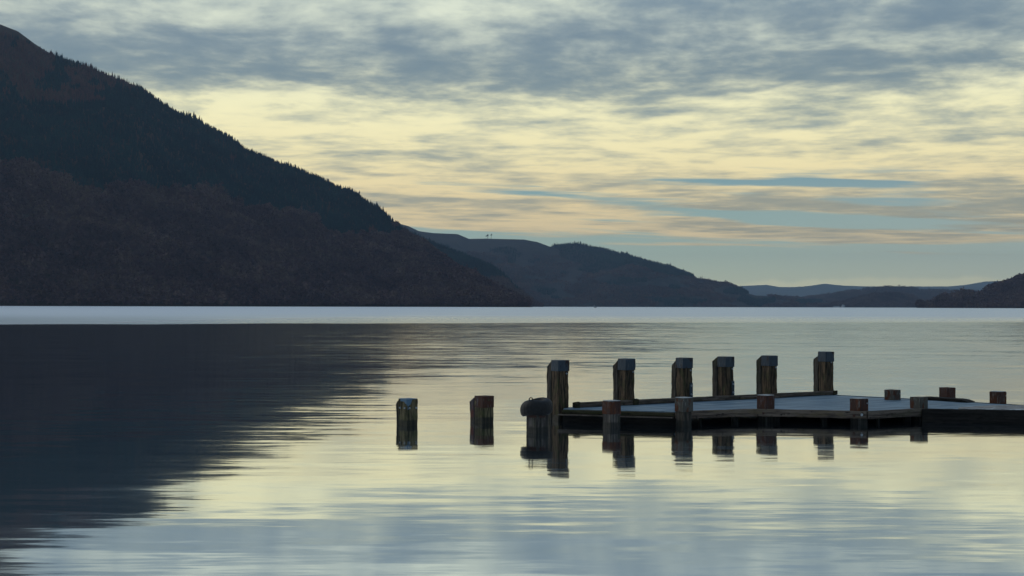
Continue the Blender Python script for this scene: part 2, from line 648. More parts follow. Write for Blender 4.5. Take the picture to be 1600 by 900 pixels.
N1 = 120000
x, y, z, px, py, u, v = h1.scatter(rng, N1, -245, 828)
wob = nf(px, py, 60, 30, 1.0)
wob2 = nf(px, py, 14, 9, 5.0)
cz = conifer_zone(px, py) + wob * 22 + wob2 * 10
larch = ((nf(px, py, 70, 34, 9.0) + wob2 * 0.45 + np.interp(px, [0, 220, 360], [.55, .18, -.5])
          - np.abs(py - np.interp(px, [0, 100, 200, 340], [88, 112, 140, 165])) / 60.0) > 0.02) & (px < 360)
larch |= (nf(px, py, 40, 20, 12.0) > 0.52) & (px > 330) & (cz > 0)
bald = (py < np.interp(px, [-260, 0, 30, 78, 100], [40, 54, 62, 86, 60])) & (px < 95)
bare = cz < 0
keep = rng.random(N1)
con = (~bare) & (~larch) & (~bald) & (keep < .60)
lar = larch & (~bare) & (~bald) & (keep < .45)
# trees thin out where the slope is steepest
forest('conifer_forest', (x[con], y[con], z[con]), 9, 17, PC, rng, M_CON,
       'dark spruce forest covering the upper half of the left mountain')
forest('larch_forest', (x[lar], y[lar], z[lar]), 9, 15, PC, rng, M_LAR,
       'russet larch patches near the top of the left mountain')
bar = bare & (keep < .85)
forest('bare_woodland', (x[bar], y[bar], z[bar]), 11, 19, PB, rng, M_BARE,
       'leafless brown birch and oak wood on the lower left mountainside')

# spur behind the mountain's foot
crest2b = [(540, 330), (620, 351), (650, 364), (681, 380), (727, 395), (758, 408), (785, 424), (804, 444), (830, 466),
           (846, 479), (860, 480)]
h2b = Hill(crest2b, [(540, 4600), (860, 5200)], [(540, 6000), (860, 5300)], drop=8.0, gully=30.0, seed=8.1)
h2b.build('spur', 545, 850, 130, 40, M_H2, 'hill spur dropping behind the foot of the left mountain', 'hill')
x, y, z, px, py, u, v = h2b.scatter(rng, 16000, 560, 848)
w = nf(px, py, 40, 14, 2.0)
up = (py < np.interp(px, [560, 681, 758, 785, 850], [350, 408, 436, 440, 470]) + w * 10)
forest('conifer_forest', (x[up], y[up], z[up]), 9, 16, PC2, rng, M_CON, 'dark conifer belt along the spur behind the left mountain')
lo = ~up & (rng.random(len(x)) < .8)
forest('bare_woodland', (x[lo], y[lo], z[lo]), 9, 15, PB2, rng, M_BARE, 'brown leafless wood at the foot of the spur')

# long middle hill
crest2 = [(560, 330), (600, 341), (620, 347), (638, 352), (655, 360), (678, 363), (715, 364.5), (733, 372), (758, 371.5),
          (819, 373), (840, 377), (859, 384), (880, 381), (902, 379), (926, 385), (945, 388), (975, 396), (1006, 405),
          (1046, 415), (1070, 424), (1083, 430), (1089, 437), (1110, 440), (1119, 441), (1136, 443), (1153, 448.5),
          (1170, 458), (1181, 461), (1229, 463.5), (1256, 465.5), (1290, 470), (1330, 476), (1360, 480), (1380, 481)]
h2 = Hill(crest2, [(560, 6200), (1100, 7200), (1380, 9000)], [(560, 9000), (1100, 8600), (1380, 9300)],
          power=0.9, drop=5.0, gully=70.0, seed=5.7, gs=520.0)
h2.build('hills', 565, 1372, 300, 60, M_H2, 'long middle hill across the loch sloping down to the right', 'hill')
x, y, z, px, py, u, v = h2.scatter(rng, 60000, 570, 1368)
w = nf(px, py, 60, 16, 4.0)
w2 = nf(px, py, 26, 9, 6.0)
k = rng.random(len(x))
conm = ((px > 862) & (px < 1086) & (py < np.interp(px, [862, 900, 1000, 1086], [392, 412, 424, 436]) + w * 16)) | (w + w2 * .5 > .34)
conm &= ~((px < 870) & (py < 384))
forest('conifer_forest', (x[conm], y[conm], z[conm]), 10, 18, PC2, rng, M_CON, 'conifer plantation on the middle hill across the loch')
brm = (~conm) & (w - w2 * .4 < .10) & (py > np.interp(px, [560, 860, 1086, 1100], [386, 400, 400, 380]))
forest('bare_woodland', (x[brm], y[brm], z[brm]), 8, 15, PB2, rng, M_BARE, 'bare brown woodland along the foot of the middle hill')

# low wooded hills right of it
crest3 = [(1180, 476), (1220, 470), (1263, 463), (1297, 459), (1325, 453), (1345, 452), (1359, 449), (1390, 447),
          (1425, 448), (1438, 452), (1462, 452), (1497, 453), (1540, 455), (1600, 458), (1700, 462)]
h3 = Hill(crest3, [(1180, 9600), (1700, 9600)], [(1180, 10300), (1700, 11000)], drop=10.0, gully=20.0, seed=1.9, gs=300)
h3.build('low_hills', 1185, 1695, 160, 26, M_H2, 'low wooded hill on the far shore right of centre', 'hill')
x, y, z, px, py, u, v = h3.scatter(rng, 26000, 1190, 1690)
forest('bare_woodland', (x, y, z), 10, 19, PB2, rng, M_BARE, 'bare woodland over the low far hill')
crest3b = [(1270, 481), (1300, 474), (1330, 466), (1365, 457), (1400, 456), (1425, 461), (1450, 471), (1480, 480)]
h3b = Hill(crest3b, [(1270, 7900), (1480, 7900)], [(1270, 8150), (1480, 8150)], drop=10.0, gully=12.0, seed=6.1, gs=300)
h3b.build('low_hills', 1275, 1476, 70, 18, M_H2, 'nearer rounded wooded knoll in front of the low far hill', 'hill')
x, y, z, px, py, u, v = h3b.scatter(rng, 8000, 1278, 1474)
forest('bare_woodland', (x, y, z), 9, 17, PB2, rng, M_BARE, 'bare woodland on the rounded knoll by the far shore')

# wooded headland at the right edge
crest4 = [(1430, 482), (1436, 480.5), (1455, 473), (1473, 463), (1503, 455), (1531, 457), (1545, 449), (1565, 439),
          (1586, 433), (1600, 430), (1650, 412), (1760, 390)]
h4 = Hill(crest4, [(1430, 4700), (1760, 4000)], [(1430, 4760), (1470, 5000), (1760, 5000)], drop=13.0, gully=14.0, seed=2.4)
h4.build('headland', 1432, 1755, 110, 40, M_H1, 'dark wooded headland at the right edge of the loch', 'headland')
x, y, z, px, py, u, v = h4.scatter(rng, 26000, 1434, 1750)
forest('bare_woodland', (x, y, z), 10, 19, PB, rng, M_BARE, 'bare brown woodland covering the right headland')

# the farthest hills
crest5 = [(1000, 462), (1100, 452), (1156, 447), (1198, 445), (1218, 448.5), (1242, 448.5), (1290, 445), (1352, 447.5),
          (1420, 447.5), (1483, 447.5), (1510, 445), (1538, 440), (1559, 439), (1620, 441), (1760, 449), (2000, 460)]
h5 = Hill(crest5, [(1000, 19500), (2000, 19500)], [(1000, 24000), (2000, 24000)], drop=0.0, gully=120.0, seed=4.4, gs=1500.0)
h5.build('far_hills', 1005, 1990, 200, 30, M_H3, 'pale blue far hills beyond the end of the loch', 'hill', back=1.4)


# ------------------------------------------------------------------ materials of the jetty
def wood_material(name, dark, lightc, moss, moss_amt=0.5, wet=0.10, rust_amt=0.0):
    """weathered timber: streaks along the grain, moss, cracks, a dark wet band at the waterline"""
    m = new_mat(name)
    co = coords('Object')
    x_, y_, z_ = split(co)
    oi = X.nt.nodes.new('ShaderNodeObjectInfo')
    rnd = X(oi.outputs['Random'])
    g = vec(x_ * 26.0 + rnd * 40.0, y_ * 26.0, z_ * 2.2)
    grain = nz(g, 1.0, 5.0, 0.65)
    crack = nz(vec(x_ * 60.0 + rnd * 9.0, y_ * 60.0, z_ * 2.8), 1.0, 3.0, 0.6)
    blot = nz(vec(x_ * 7.0, y_ * 7.0, z_ * 4.0 + rnd * 7.0), 1.0, 4.0, 0.6)
    col = mix(sstep(grain, 0.41, 0.60), dark, lightc)
    col = mix(sstep(blot, 0.50, 0.66) * moss_amt, col, moss)
    if rust_amt:
        col = mix(sstep(blot, 0.30, 0.44) * -rust_amt + rust_amt, col, (.12, .045, .022, 1))
    col = mix(sstep(crack, 0.40, 0.33) * 0.9, col, (.006, .005, .004, 1))
    geo = X.nt.nodes.new('ShaderNodeNewGeometry')
    _, _, wz = split(X(geo.outputs['Position']))
    tide = sstep(wz + (blot - 0.5) * 0.06, wet + 0.02, wet - 0.02)
    col = mix(tide * 0.75, col, (.008, .009, .007, 1))
    return finish(m, col, 0.80 - tide * 0.30, bump=grain + crack * 0.6, bump_d=0.006, spec=0.3)


def beam_material(name, dark, lightc, moss, moss_amt):
    """the same timber lying along its local x"""
    m = new_mat(name)
    x_, y_, z_ = split(coords('Object'))
    oi = X.nt.nodes.new('ShaderNodeObjectInfo')
    rnd = X(oi.outputs['Random'])
    grain = nz(vec(x_ * 2.4 + rnd * 30.0, y_ * 30.0, z_ * 34.0), 1.0, 5.0, 0.65)
    blot = nz(vec(x_ * 3.4 + rnd * 11.0, y_ * 9.0, z_ * 12.0), 1.0, 5.0, 0.65)
    knot = nz(vec(x_ * 9.0 + rnd * 5.0, y_ * 14.0, z_ * 18.0), 1.0, 3.0, 0.6)
    col = mix(sstep(grain, 0.35, 0.68), dark, lightc)
    col = mix(sstep(blot, 0.48, 0.66) * moss_amt, col, moss)
    col = mix(sstep(knot, 0.40, 0.32) * 0.85, col, (.008, .006, .005, 1))
    return finish(m, col, 0.8, bump=grain + knot * 0.5, bump_d=0.006, spec=0.2)


def steel_material(name, base, rusty, rust_lo, rust_hi, metal=0.0, rough=0.5, pale=(.22, .22, .20, 1), pale_amt=0.5, dark_amt=0.6):
    m = new_mat(name)
    x_, y_, z_ = split(coords('Object'))
    oi = X.nt.nodes.new('ShaderNodeObjectInfo')
    rnd = X(oi.outputs['Random'])
    a = nz(vec(x_ * 11.0 + rnd * 20.0, y_ * 11.0, z_ * 5.0), 1.0, 5.0, 0.62)
    b = nz(vec(x_ * 30.0, y_ * 30.0 + rnd * 20.0, z_ * 6.0), 1.0, 4.0, 0.6)
    r = sstep(a, rust_lo, rust_hi)
    col = mix(r, base, rusty)
    col = mix(sstep(b, 0.56, 0.72) * pale_amt, col, pale)
    col = mix(sstep(b, 0.42, 0.30) * dark_amt, col, (.014, .010, .009, 1))
    return finish(m, col, (r * 0.35 + rough), metal=(1.0 - r) * metal if metal else 0.0, bump=b, bump_d=0.003, spec=0.3)


M_POST = wood_material('post_timber', (.020, .015, .010, 1), (.125, .082, .048, 1), (.045, .052, .018, 1), 0.65)
M_PILE = wood_material('pile_timber', (.030, .027, .014, 1), (.16, .13, .070, 1), (.075, .080, .028, 1), 0.65)
M_PALE = wood_material('grey_timber', (.04, .035, .032, 1), (.15, .13, .115, 1), (.05, .058, .03, 1), 0.45)
M_FEND = wood_material('fender_timber', (.022, .020, .017, 1), (.075, .062, .048, 1), (.04, .046, .02, 1), 0.5)
M_FENDR = wood_material('stained_timber', (.055, .045, .050, 1), (.11, .09, .095, 1), (.13, .035, .022, 1), 0.8)
M_BEAM = beam_material('edge_timber', (.055, .040, .034, 1), (.20, .155, .12, 1), (.16, .12, .065, 1), 0.55)
M_BEAMG = beam_material('mossy_timber', (.024, .021, .013, 1), (.075, .065, .035, 1), (.040, .046, .016, 1), 0.7)
M_BEAMD = beam_material('tarred_timber', (.007, .0065, .006, 1), (.022, .019, .017, 1), (.035, .030, .025, 1), 0.35)
M_KERB = beam_material('kerb_timber', (.050, .038, .032, 1), (.17, .135, .11, 1), (.05, .05, .025, 1), 0.5)
M_GALV = steel_material('galvanised_steel', (.040, .057, .076, 1), (.045, .028, .022, 1), 0.54, 0.68, 0.0, 0.55, pale_amt=0.25)
M_BLUE = steel_material('blue_grey_steel', (.10, .175, .25, 1), (.06, .03, .03, 1), 0.68, 0.78, 0.10, 0.5, pale_amt=0.05, dark_amt=0.25)
M_RUST = steel_material('rusty_steel', (.050, .023, .018, 1), (.105, .040, .022, 1), 0.42, 0.60, 0.0, 0.65, pale_amt=0.75)
M_RUSTG = steel_material('rusty_grey_steel', (.075, .070, .060, 1), (.095, .038, .022, 1), 0.50, 0.60, 0.0, 0.65, pale=(.26, .26, .24, 1), pale_amt=0.8)
M_RUSTD = steel_material('dark_rust_steel', (.060, .028, .022, 1), (.085, .036, .024, 1), 0.42, 0.60, 0.0, 0.6, pale=(.20, .22, .24, 1), pale_amt=0.5)
M_LID = steel_material('weathered_lid', (.40, .42, .42, 1), (.22, .17, .14, 1), 0.56, 0.70, 0.0, 0.5)
M_BOLT = steel_material('bolt_steel', (.40, .44, .48, 1), (.2, .12, .08, 1), 0.55, 0.7, 0.6, 0.35)


def deck_material():
    m = new_mat('grip_deck')
    x_, y_, z_ = split(coords('Object'))
    a = 0.62
    al = x_ * math.cos(a) + y_ * math.sin(a)
    ac = y_ * math.cos(a) - x_ * math.sin(a)
    # fine ribs of the grip panels, panel joints, damp patches
    rib = X.m('SINE', ac * 210.0)
    pan = X.m('FRACT', al * 0.82)
    joint = sstep(pan, 0.045, 0.02)
    damp = nz(vec(al * 0.6, ac * 6.0, 0.0), 1.0, 4.0, 0.65)
    spot = nz(vec(x_ * 9.0, y_ * 9.0, 3.0), 1.0, 5.0, 0.65)
    col = mix(sstep(damp, 0.40, 0.60), (.10, .16, .21, 1), (.21, .29, .35, 1))
    col = mix(sstep(spot, 0.60, 0.76) * 0.5, col, (.26, .29, .31, 1))
    col = mix(joint * 0.75, col, (.05, .06, .07, 1))
    return finish(m, col, 0.58 + (damp - 0.5) * 0.3, bump=rib * 0.5 + spot, bump_d=0.002, spec=0.4)


def board_material():
    m = new_mat('bleached_boards')
    x_, y_, z_ = split(coords('Object'))
    a = nz(vec(x_ * 3.0, y_ * 14.0, 0.0), 1.0, 5.0, 0.7)
    b = nz(vec(x_ * 5.0, y_ * 7.0, 4.0), 1.0, 4.0, 0.65)
    col = mix(sstep(a, 0.40, 0.62), (.08, .07, .065, 1), (.42, .40, .37, 1))
    col = mix(sstep(b, 0.56, 0.66), col, (.42, .44, .46, 1))
    return finish(m, col, 0.7, bump=a, bump_d=0.006)


M_DECK = deck_material()
M_BOARD = board_material()
_m = new_mat('worn_white_paint')
_x, _y, _z = split(coords('Object'))
M_WORN = finish(_m, mix(sstep(nz(vec(_x * 4.0, _y * 9.0, 1.0), 1.0, 5.0, 0.7), .44, .58), (.10, .095, .09, 1), (.60, .64, .66, 1)), 0.6)


# ------------------------------------------------------------------ shapes
def wobble(bm, amp, seed, scale=9.0, keep_z=False):
    for v_ in bm.verts:
        p = v_.co * scale + Vector((seed * 3.1, seed * 1.7, seed))
        d = noise.noise_vector(p) * amp
        if keep_z:
            d.z = 0
        v_.co += d


def post_bm(sx, sy, z0, z1, seed=0, amp=0.006, segs=14, bevel=0.012, cx=0.0, cy=0.0, slope=0.0):
    """upright timber on its own centre; slope lowers the top towards +y"""
    bm = bmesh.new()
    rows = []
    n = segs
    ring = []
    b = bevel
    pts = [(-sx / 2 + b, -sy / 2), (0.0, -sy / 2), (sx / 2 - b, -sy / 2), (sx / 2, -sy / 2 + b), (sx / 2, 0), (sx / 2, sy / 2 - b),
           (sx / 2 - b, sy / 2), (0, sy / 2), (-sx / 2 + b, sy / 2), (-sx / 2, sy / 2 - b), (-sx / 2, 0), (-sx / 2, -sy / 2 + b)]
    for i in range(n + 1):
        t = i / n
        row = []
        for (px_, py_) in pts:
            zt = z1 - slope * (py_ / sy + 0.5)
            row.append(bm.verts.new((cx + px_, cy + py_, z0 + (zt - z0) * t)))
        rows.append(row)
    for i in range(n):
        for k in range(12):
            bm.faces.new((rows[i][k], rows[i][(k + 1) % 12], rows[i + 1][(k + 1) % 12], rows[i + 1][k]))
    bm.faces.new(rows[-1])
    bm.faces.new(rows[0][::-1])
    for i, row in enumerate(rows):
        for v_ in row:
            p = Vector((v_.co.x * 6 + seed, v_.co.y * 6 - seed, v_.co.z * 5))
            d = noise.noise_vector(p) * amp * 2
            q = noise.noise_vector(Vector((v_.co.x * 30 + seed, v_.co.y * 30, v_.co.z * 16))) * amp
            v_.co.x += d.x + q.x
            v_.co.y += d.y + q.y
    return bm


def cap_bm(s, z0, z1, seed=0, t=0.006):
    """folded steel cap: four sides with rounded corners, slightly domed lid with a lip"""
    bm = bmesh.new()
    b = 0.014
    h = s / 2
    pts = [(-h + b, -h), (h - b, -h), (h, -h + b), (h, h - b), (h - b, h), (-h + b, h), (-h, h - b), (-h, -h + b)]
    rows = []
    for z, k in ((z0, 0.985), (z0 + 0.004, 1.0), ((z0 + z1) / 2, 1.0), (z1 - 0.008, 1.0), (z1, 1.0), (z1 + 0.004, 0.965), (z1 + 0.007, 0.5)):
        rows.append([bm.verts.new((x * k, y * k, z)) for x, y in pts])
    for i in range(len(rows) - 1):
        for k in range(8):
            bm.faces.new((rows[i][k], rows[i][(k + 1) % 8], rows[i + 1][(k + 1) % 8], rows[i + 1][k]))
    bm.faces.new(rows[-1])
    bm.faces.new(rows[0][::-1])
    wobble(bm, 0.0035, seed, 14.0)
    return bm


def bolt_bm(cx, cy, cz, r, face):
    """hexagon bolt head with a washer on a face looking along 'face' (unit x/y)"""
    bm = bmesh.new()
    n = Vector((face[0], face[1], 0))
    q = n.to_track_quat('Z', 'Y').to_matrix().to_4x4()
    for rad_, d, seg in ((r * 1.5, 0.006, 14), (r, 0.020, 6)):
        bmesh.ops.create_cone(bm, cap_ends=True, segments=seg, radius1=rad_, radius2=rad_ * 0.94, depth=d,
                              matrix=Matrix.Translation(Vector((cx, cy, cz)) + n * d / 2) @ q)
    return bm


def box_at(bm, c, size, bevel=0.0):
    r = bmesh.ops.create_cube(bm, size=1.0, matrix=Matrix.Translation(c) @ Matrix.Diagonal((*size, 1)))
    if bevel:
        es = list({e for v_ in r['verts'] for e in v_.link_edges})
        bmesh.ops.bevel(bm, geom=es, offset=bevel, segments=2, affect='EDGES', profile=0.6)


AP = rad(36.0)                                         # the jetty grid is turned 36 degrees to the view


def pile(name, px, py_water, py_top, label, cat, group, size=0.222, cap=0.242, cap_px=17, turn=0.0, wood=None, steel=None,
         lid=None, fender=None, fender_drop=0.03, fender_slope=0.13, fender_mat=None, seed=1, bolts=(), plate=False, at=None, bevel=0.014):
    loc = at if at is not None else at_z(px, py_water, 0.0)
    top = at_y(px, py_top, loc.y).z
    r = empty(name, (loc.x, loc.y, 0), AP + turn)
    tag(r, label, cat, group)
    hcap = cap_px / FPX * loc.y
    from_bm('timber_shaft', post_bm(size, size, -1.6, top - 0.012, seed, bevel=bevel, segs=34), wood or M_POST, r)
    c = from_bm('steel_cap', cap_bm(cap, top - hcap, top - 0.006, seed), steel or M_GALV, r)
    if lid:
        from_bm('cap_lid', post_bm(cap * 0.97, cap * 0.97, top + 0.003, top + 0.010, seed, amp=0.0, segs=1, bevel=0.02), lid, c)
    if fender:
        from_bm('rubbing_timber', post_bm(size * 1.0, fender, -1.5, top - fender_drop, seed + 5, cy=size / 2 + fender / 2 + 0.003,
                                          slope=fender_slope, segs=30), fender_mat or M_FEND, r)
    h = size / 2
    for (fx, u_, dz) in bolts:                          # fx 0: face to the right front, 1: face to the left front
        if fx == 0:
            b = bolt_bm(u_, -h - 0.002, top - dz, 0.011, (0, -1))
        else:
            b = bolt_bm(-h - 0.002, u_, top - dz, 0.011, (-1, 0))
        from_bm('bolt', b, M_BOLT, r)
    if plate:
        bm = bmesh.new()
        box_at(bm, (h * 0.62, -h - 0.008, 0.44), (0.075, 0.012, 0.27), 0.003)
        pl = from_bm('bracket_plate', bm, M_GALV, r)
        for dz in (0.36, 0.52):
            from_bm('bolt', bolt_bm(h * 0.62, -h - 0.014, dz, 0.013, (0, -1)), M_BOLT, pl)
    return r, top


# ------------------------------------------------------------------ tall posts along the jetty's outer edge
A1 = at_z(874, 637.0, 0.22)
A6 = at_z(1290, 616.5, 0.22)


def on_row(px):
    """where the row of posts crosses this column of the photograph"""
    d = ray(px, 600)
    k = d.x / d.y
    t = (k * A1.y - A1.x) / ((A6.x - A1.x) - k * (A6.y - A1.y))
    return A1.lerp(A6, t)


tall = 'tall capped mooring posts along the back edge of the jetty'
specs = [(875.3, 562.5, 17, 'tall timber mooring post at the jetty tip, beside the pile that carries the tyre', True, 0.02, 0.11),
         (979.0, 560.5, 17.5, 'second tall mooring post from the jetty tip, behind the short pile standing in water', False, 0.025, 0.12),
         (1069.2, 558.8, 16, 'third tall mooring post from the jetty tip, with moss streak and bolted bracket plate', True, 0.045, 0.12),
         (1134.2, 557, 16, 'fourth tall mooring post from the jetty tip, with pale bolts low down', True, 0.0, 0.11),
         (1202.4, 555.4, 16, 'fifth tall mooring post from the jetty tip, greenish with flush cap', False, 0.0, 0.11),
         (1290.7, 549.2, 15.5, 'tall mooring post standing furthest right, its bluish cap raised high above the side timber', False, 0.088, 0.08)]
for i, (px, yt, cp, lab, plate, fd, fs) in enumerate(specs):
    p = on_row(px)
    p.z = 0
    pile('mooring_post', px, 0, yt, lab, 'mooring post', tall, cap_px=cp, at=p, seed=3 + i * 2, fender=0.145,
         fender_drop=fd, fender_slope=fs, plate=(i in (2, 3)), turn=rad((-2, 1, -4, 2, 0, -3)[i]), bevel=0.018,
         bolts=[(0, 0.055, 0.235)] if i != 5 else [(0, 0.03, 0.22)])

# ------------------------------------------------------------------ piles standing free in the water
free = 'old piles standing free in the water left of the jetty'
pile('pile', 637.5, 664.6, 622.3, 'short green-stained pile with blue-grey steel cap, alone furthest left in the water', 'pile', free,
     size=0.236, cap=0.236, cap_px=17, wood=M_PILE, steel=M_BLUE, fender=0.055, fender_drop=0.03, fender_slope=0.10, seed=31, turn=rad(8),
     bolts=[(0, -0.07, 0.155), (0, 0.07, 0.155), (1, -0.06, 0.155), (1, 0.06, 0.155)])
pile('pile', 756.5, 660.6, 618.2, 'pile with dark rusty cap and reddish side timber, between the blue-capped pile and the tyre', 'pile', free,
     size=0.240, cap=0.250, cap_px=18, wood=M_PILE, steel=M_RUSTD, fender=0.13, fender_drop=0.03, fender_slope=0.09,
     fender_mat=M_FENDR, seed=37, turn=rad(4))
pc, pc_top = pile('pile', 839.5, 676.0, 631.0, 'grey timber pile in the water wearing a black tyre over its head', 'pile', free,
                  size=0.256, cap=0.260, cap_px=21, wood=M_PALE, steel=M_RUSTD, seed=41, turn=rad(6))


def tyre(loc):
    t = empty('tyre', loc)
    tag(t, 'worn black rubber tyre hung over the top of the grey pile beside the jetty tip', 'tyre')
    bm = bmesh.new()
    N, K = 72, 20
    vs = []
    for i in range(N):
        a = 2 * math.pi * i / N
        row = []
        for k in range(K):
            b = 2 * math.pi * k / K
            cb, sb = math.cos(b), math.sin(b)
            e = 0.85
            rx = math.copysign(abs(cb) ** e, cb) * 0.072
            rz = math.copysign(abs(sb) ** e, sb) * 0.118
            rr = 0.166 + rx
            if cb > 0.65 and i % 3 == 0:
                rr -= 0.007                              # tread grooves
            z = rz * (1.0 - 0.28 * max(0, (rr - 0.13) / 0.11) * (sb > 0))
            sag = -0.020 * math.cos(a + 2.9) * 0 - 0.040 * max(0, -math.cos(a)) ** 1.5 * ((rr / 0.22) ** 2) + 0.012 * math.sin(a * 2)
            row.append(bm.verts.new((rr * math.cos(a), rr * math.sin(a), z + sag)))
        vs.append(row)
    for i in range(N):
        for k in range(K):
            bm.faces.new((vs[i][k], vs[(i + 1) % N][k], vs[(i + 1) % N][(k + 1) % K], vs[i][(k + 1) % K]))
    m = new_mat('tyre_rubber')
    n1 = nz(coords('Object'), 22.0, 4.0, 0.6)
    finish(m, mix(sstep(n1, .4, .7), (.006, .006, .007, 1), (.013, .013, .014, 1)), 0.62, bump=n1, bump_d=0.003)
    from_bm('rubber_ring', bm, m, t, smooth=True)
    # a rope loop through the tyre
    bm = bmesh.new()
    path = []
    for k in range(17):
        a = math.pi * k / 16
        path.append(Vector((-0.075 + 0.024 * math.cos(a), -0.135, 0.124 + 0.026 * math.sin(a))))
    path = [Vector((-0.049, -0.145, 0.07))] + path + [Vector((-0.101, -0.145, 0.07))]
    rows = []
    for j, p in enumerate(path):
        d = (path[min(j + 1, len(path) - 1)] - path[max(j - 1, 0)]).normalized()
        s = Vector((0, 1, 0))
        u_ = d.cross(s).normalized()
        rows.append([bm.verts.new(p + (s * math.cos(q) + u_ * math.sin(q)) * 0.0075) for q in
                     [2 * math.pi * w_ / 8 for w_ in range(8)]])
    for j in range(len(rows) - 1):
        for w_ in range(8):
            bm.faces.new((rows[j][w_], rows[j][(w_ + 1) % 8], rows[j + 1][(w_ + 1) % 8], rows[j + 1][w_]))
    m2 = new_mat('old_rope')
    finish(m2, (.03, .03, .028, 1), 0.9)
    from_bm('rope_loop', bm, m2, t, smooth=True)
    return t


ty = tyre((pc.location.x - 0.015, pc.location.y, pc_top - 0.040))
ty.scale = (1.1, 1.1, 1.04)
ty.rotation_euler = (rad(2), rad(-3), 0)

# ------------------------------------------------------------------ short rusty piles in and beside the deck
short = 'short rusty capped piles along the jetty deck'
pile('short_pile', 955.5, 668.5, 626.5, 'short pile standing in the water before the jetty, brown rust cap over pale timber', 'pile', short,
     size=0.218, cap=0.232, cap_px=20, wood=M_PALE, steel=M_RUST, lid=M_LID, seed=51)
pile('short_pile', 1068.5, 665.0, 621.6, 'short grey and rust capped pile with chewed timber at the bend of the near edge', 'pile', short,
     size=0.200, cap=0.228, cap_px=21, wood=M_FEND, steel=M_RUSTG, lid=M_LID, seed=53, at=Vector((*at_z(1068.5, 645.5, 0.22).xy, 0)))  # darker timber colour stands in for the deck's shadow on the lower shaft
SHORT = [
    (1196.5, 617.8, 0, 20.5, 'short pile with dark streaky rust cap in front of the fifth tall post', M_RUSTD, M_LID, 639.0),
    (1342.2, 622.8, 0, 20, 'orange-brown rust capped short pile at the blunt near corner of the deck', M_RUST, M_LID, 642.5),
    (1435.8, 620.0, 0, 19, 'pale lichen-grey and rust streaked short pile where the dark wider pier begins', M_RUSTG, None, 638.0),
    (1394.5, 608.8, 0, 18, 'grey faced short pile rising from the middle of the deck', M_RUSTG, None, 624.8),
    (1480.2, 605.2, 0, 17.5, 'short dark rusty pile on the raised kerb at the back of the deck', M_RUSTD, None, 623.0),
    (1559.4, 612.0, 0, 19, 'brown rust capped short pile nearest the right edge of the photo', M_RUST, M_LID, 628.8),
]
for k, (px, yt, _, cp, lab, st, ld, yd) in enumerate(SHORT):
    p = at_z(px, yd, 0.22)
    p.z = 0
    pile('short_pile', px, 0, yt, lab, 'pile', short, size=0.212, cap=0.230, cap_px=cp, at=p, wood=M_PALE, steel=st, lid=ld,
         seed=57 + k * 2, turn=rad((3, -4, 2, 5, -6, 4)[k]), bolts=[(0, 0.07, 0.075)] if k in (1, 3, 5) else [])

# ------------------------------------------------------------------ the jetty itself
DZ = 0.22
jet = empty('jetty', (*at_z(1300, 630, 0.0).xy, 0.0))
tag(jet, 'low timber jetty with blue-grey grip deck and weathered edge beams over dark water', 'jetty')
JL = jet.location.copy()


def slab(name, pix, ztop, th, m, extra=()):
    """flat plate whose corners are given as photograph pixels on the deck plane"""
    bm = bmesh.new()
    P = [at_z(px, py_, DZ) for px, py_ in pix] + [Vector(e) for e in extra]
    t = [bm.verts.new((p.x - JL.x, p.y - JL.y, ztop)) for p in P]
    b = [bm.verts.new((p.x - JL.x, p.y - JL.y, ztop - th)) for p in P]
    bm.faces.new(t)
    bm.faces.new(b[::-1])
    n = len(P)
    for i in range(n):
        bm.faces.new((t[i], t[(i + 1) % n], b[(i + 1) % n], b[i]))
    bmesh.ops.triangulate(bm, faces=[f for f in bm.faces if len(f.verts) > 4])
    return from_bm(name, bm, m, jet)


def beam(name, p0, p1, ztop, h, w, m, seed=0, out=0.0, amp=0.005, z1=None, chamfer=0.0):
    """timber between two deck-plane points; its near face stands on the line (moved out by 'out')"""
    a = p0 if isinstance(p0, Vector) else at_z(*p0, DZ)
    b = p1 if isinstance(p1, Vector) else at_z(*p1, DZ)
    d = (b - a)
    L = d.xy.length
    ang = math.atan2(d.y, d.x)
    n = max(3, int(L / 0.12))
    bm = bmesh.new()
    e = min(0.010, h * 0.2, w * 0.2)
    prof = [(0, -h + e), (0, -e), (e, 0), (w / 2, 0), (w - e, 0), (w, -e), (w, -h + e), (w - e, -h), (e, -h)]
    rows = []
    for i in range(n + 1):
        x_ = L * i / n
        row = []
        for (yy, zz) in prof:
            zc = zz
            if chamfer and x_ > L - chamfer:
                zc = min(zz, -h * 0.75 * (x_ - (L - chamfer)) / chamfer) if zz > -h / 2 else zz
            q = noise.noise_vector(Vector((x_ * 3.0 + seed, yy * 12 + seed, zz * 12))) * amp
            r_ = noise.noise_vector(Vector((x_ * 14.0 + seed, yy * 30, zz * 30 - seed))) * amp * 0.7
            row.append(bm.verts.new((x_, yy - out + q.y + r_.y, zc + q.z * 0.7 + r_.z)))
        rows.append(row)
    K = len(prof)
    for i in range(n):
        for k in range(K):
            bm.faces.new((rows[i][k], rows[i][(k + 1) % K], rows[i + 1][(k + 1) % K], rows[i + 1][k]))
    bm.faces.new(rows[0][::-1])
    bm.faces.new(rows[-1])
    o = from_bm(name, bm, m, jet)
    o.location = (a.x - JL.x, a.y - JL.y, ztop)
    o.rotation_euler = (0, 0, ang)
    return o


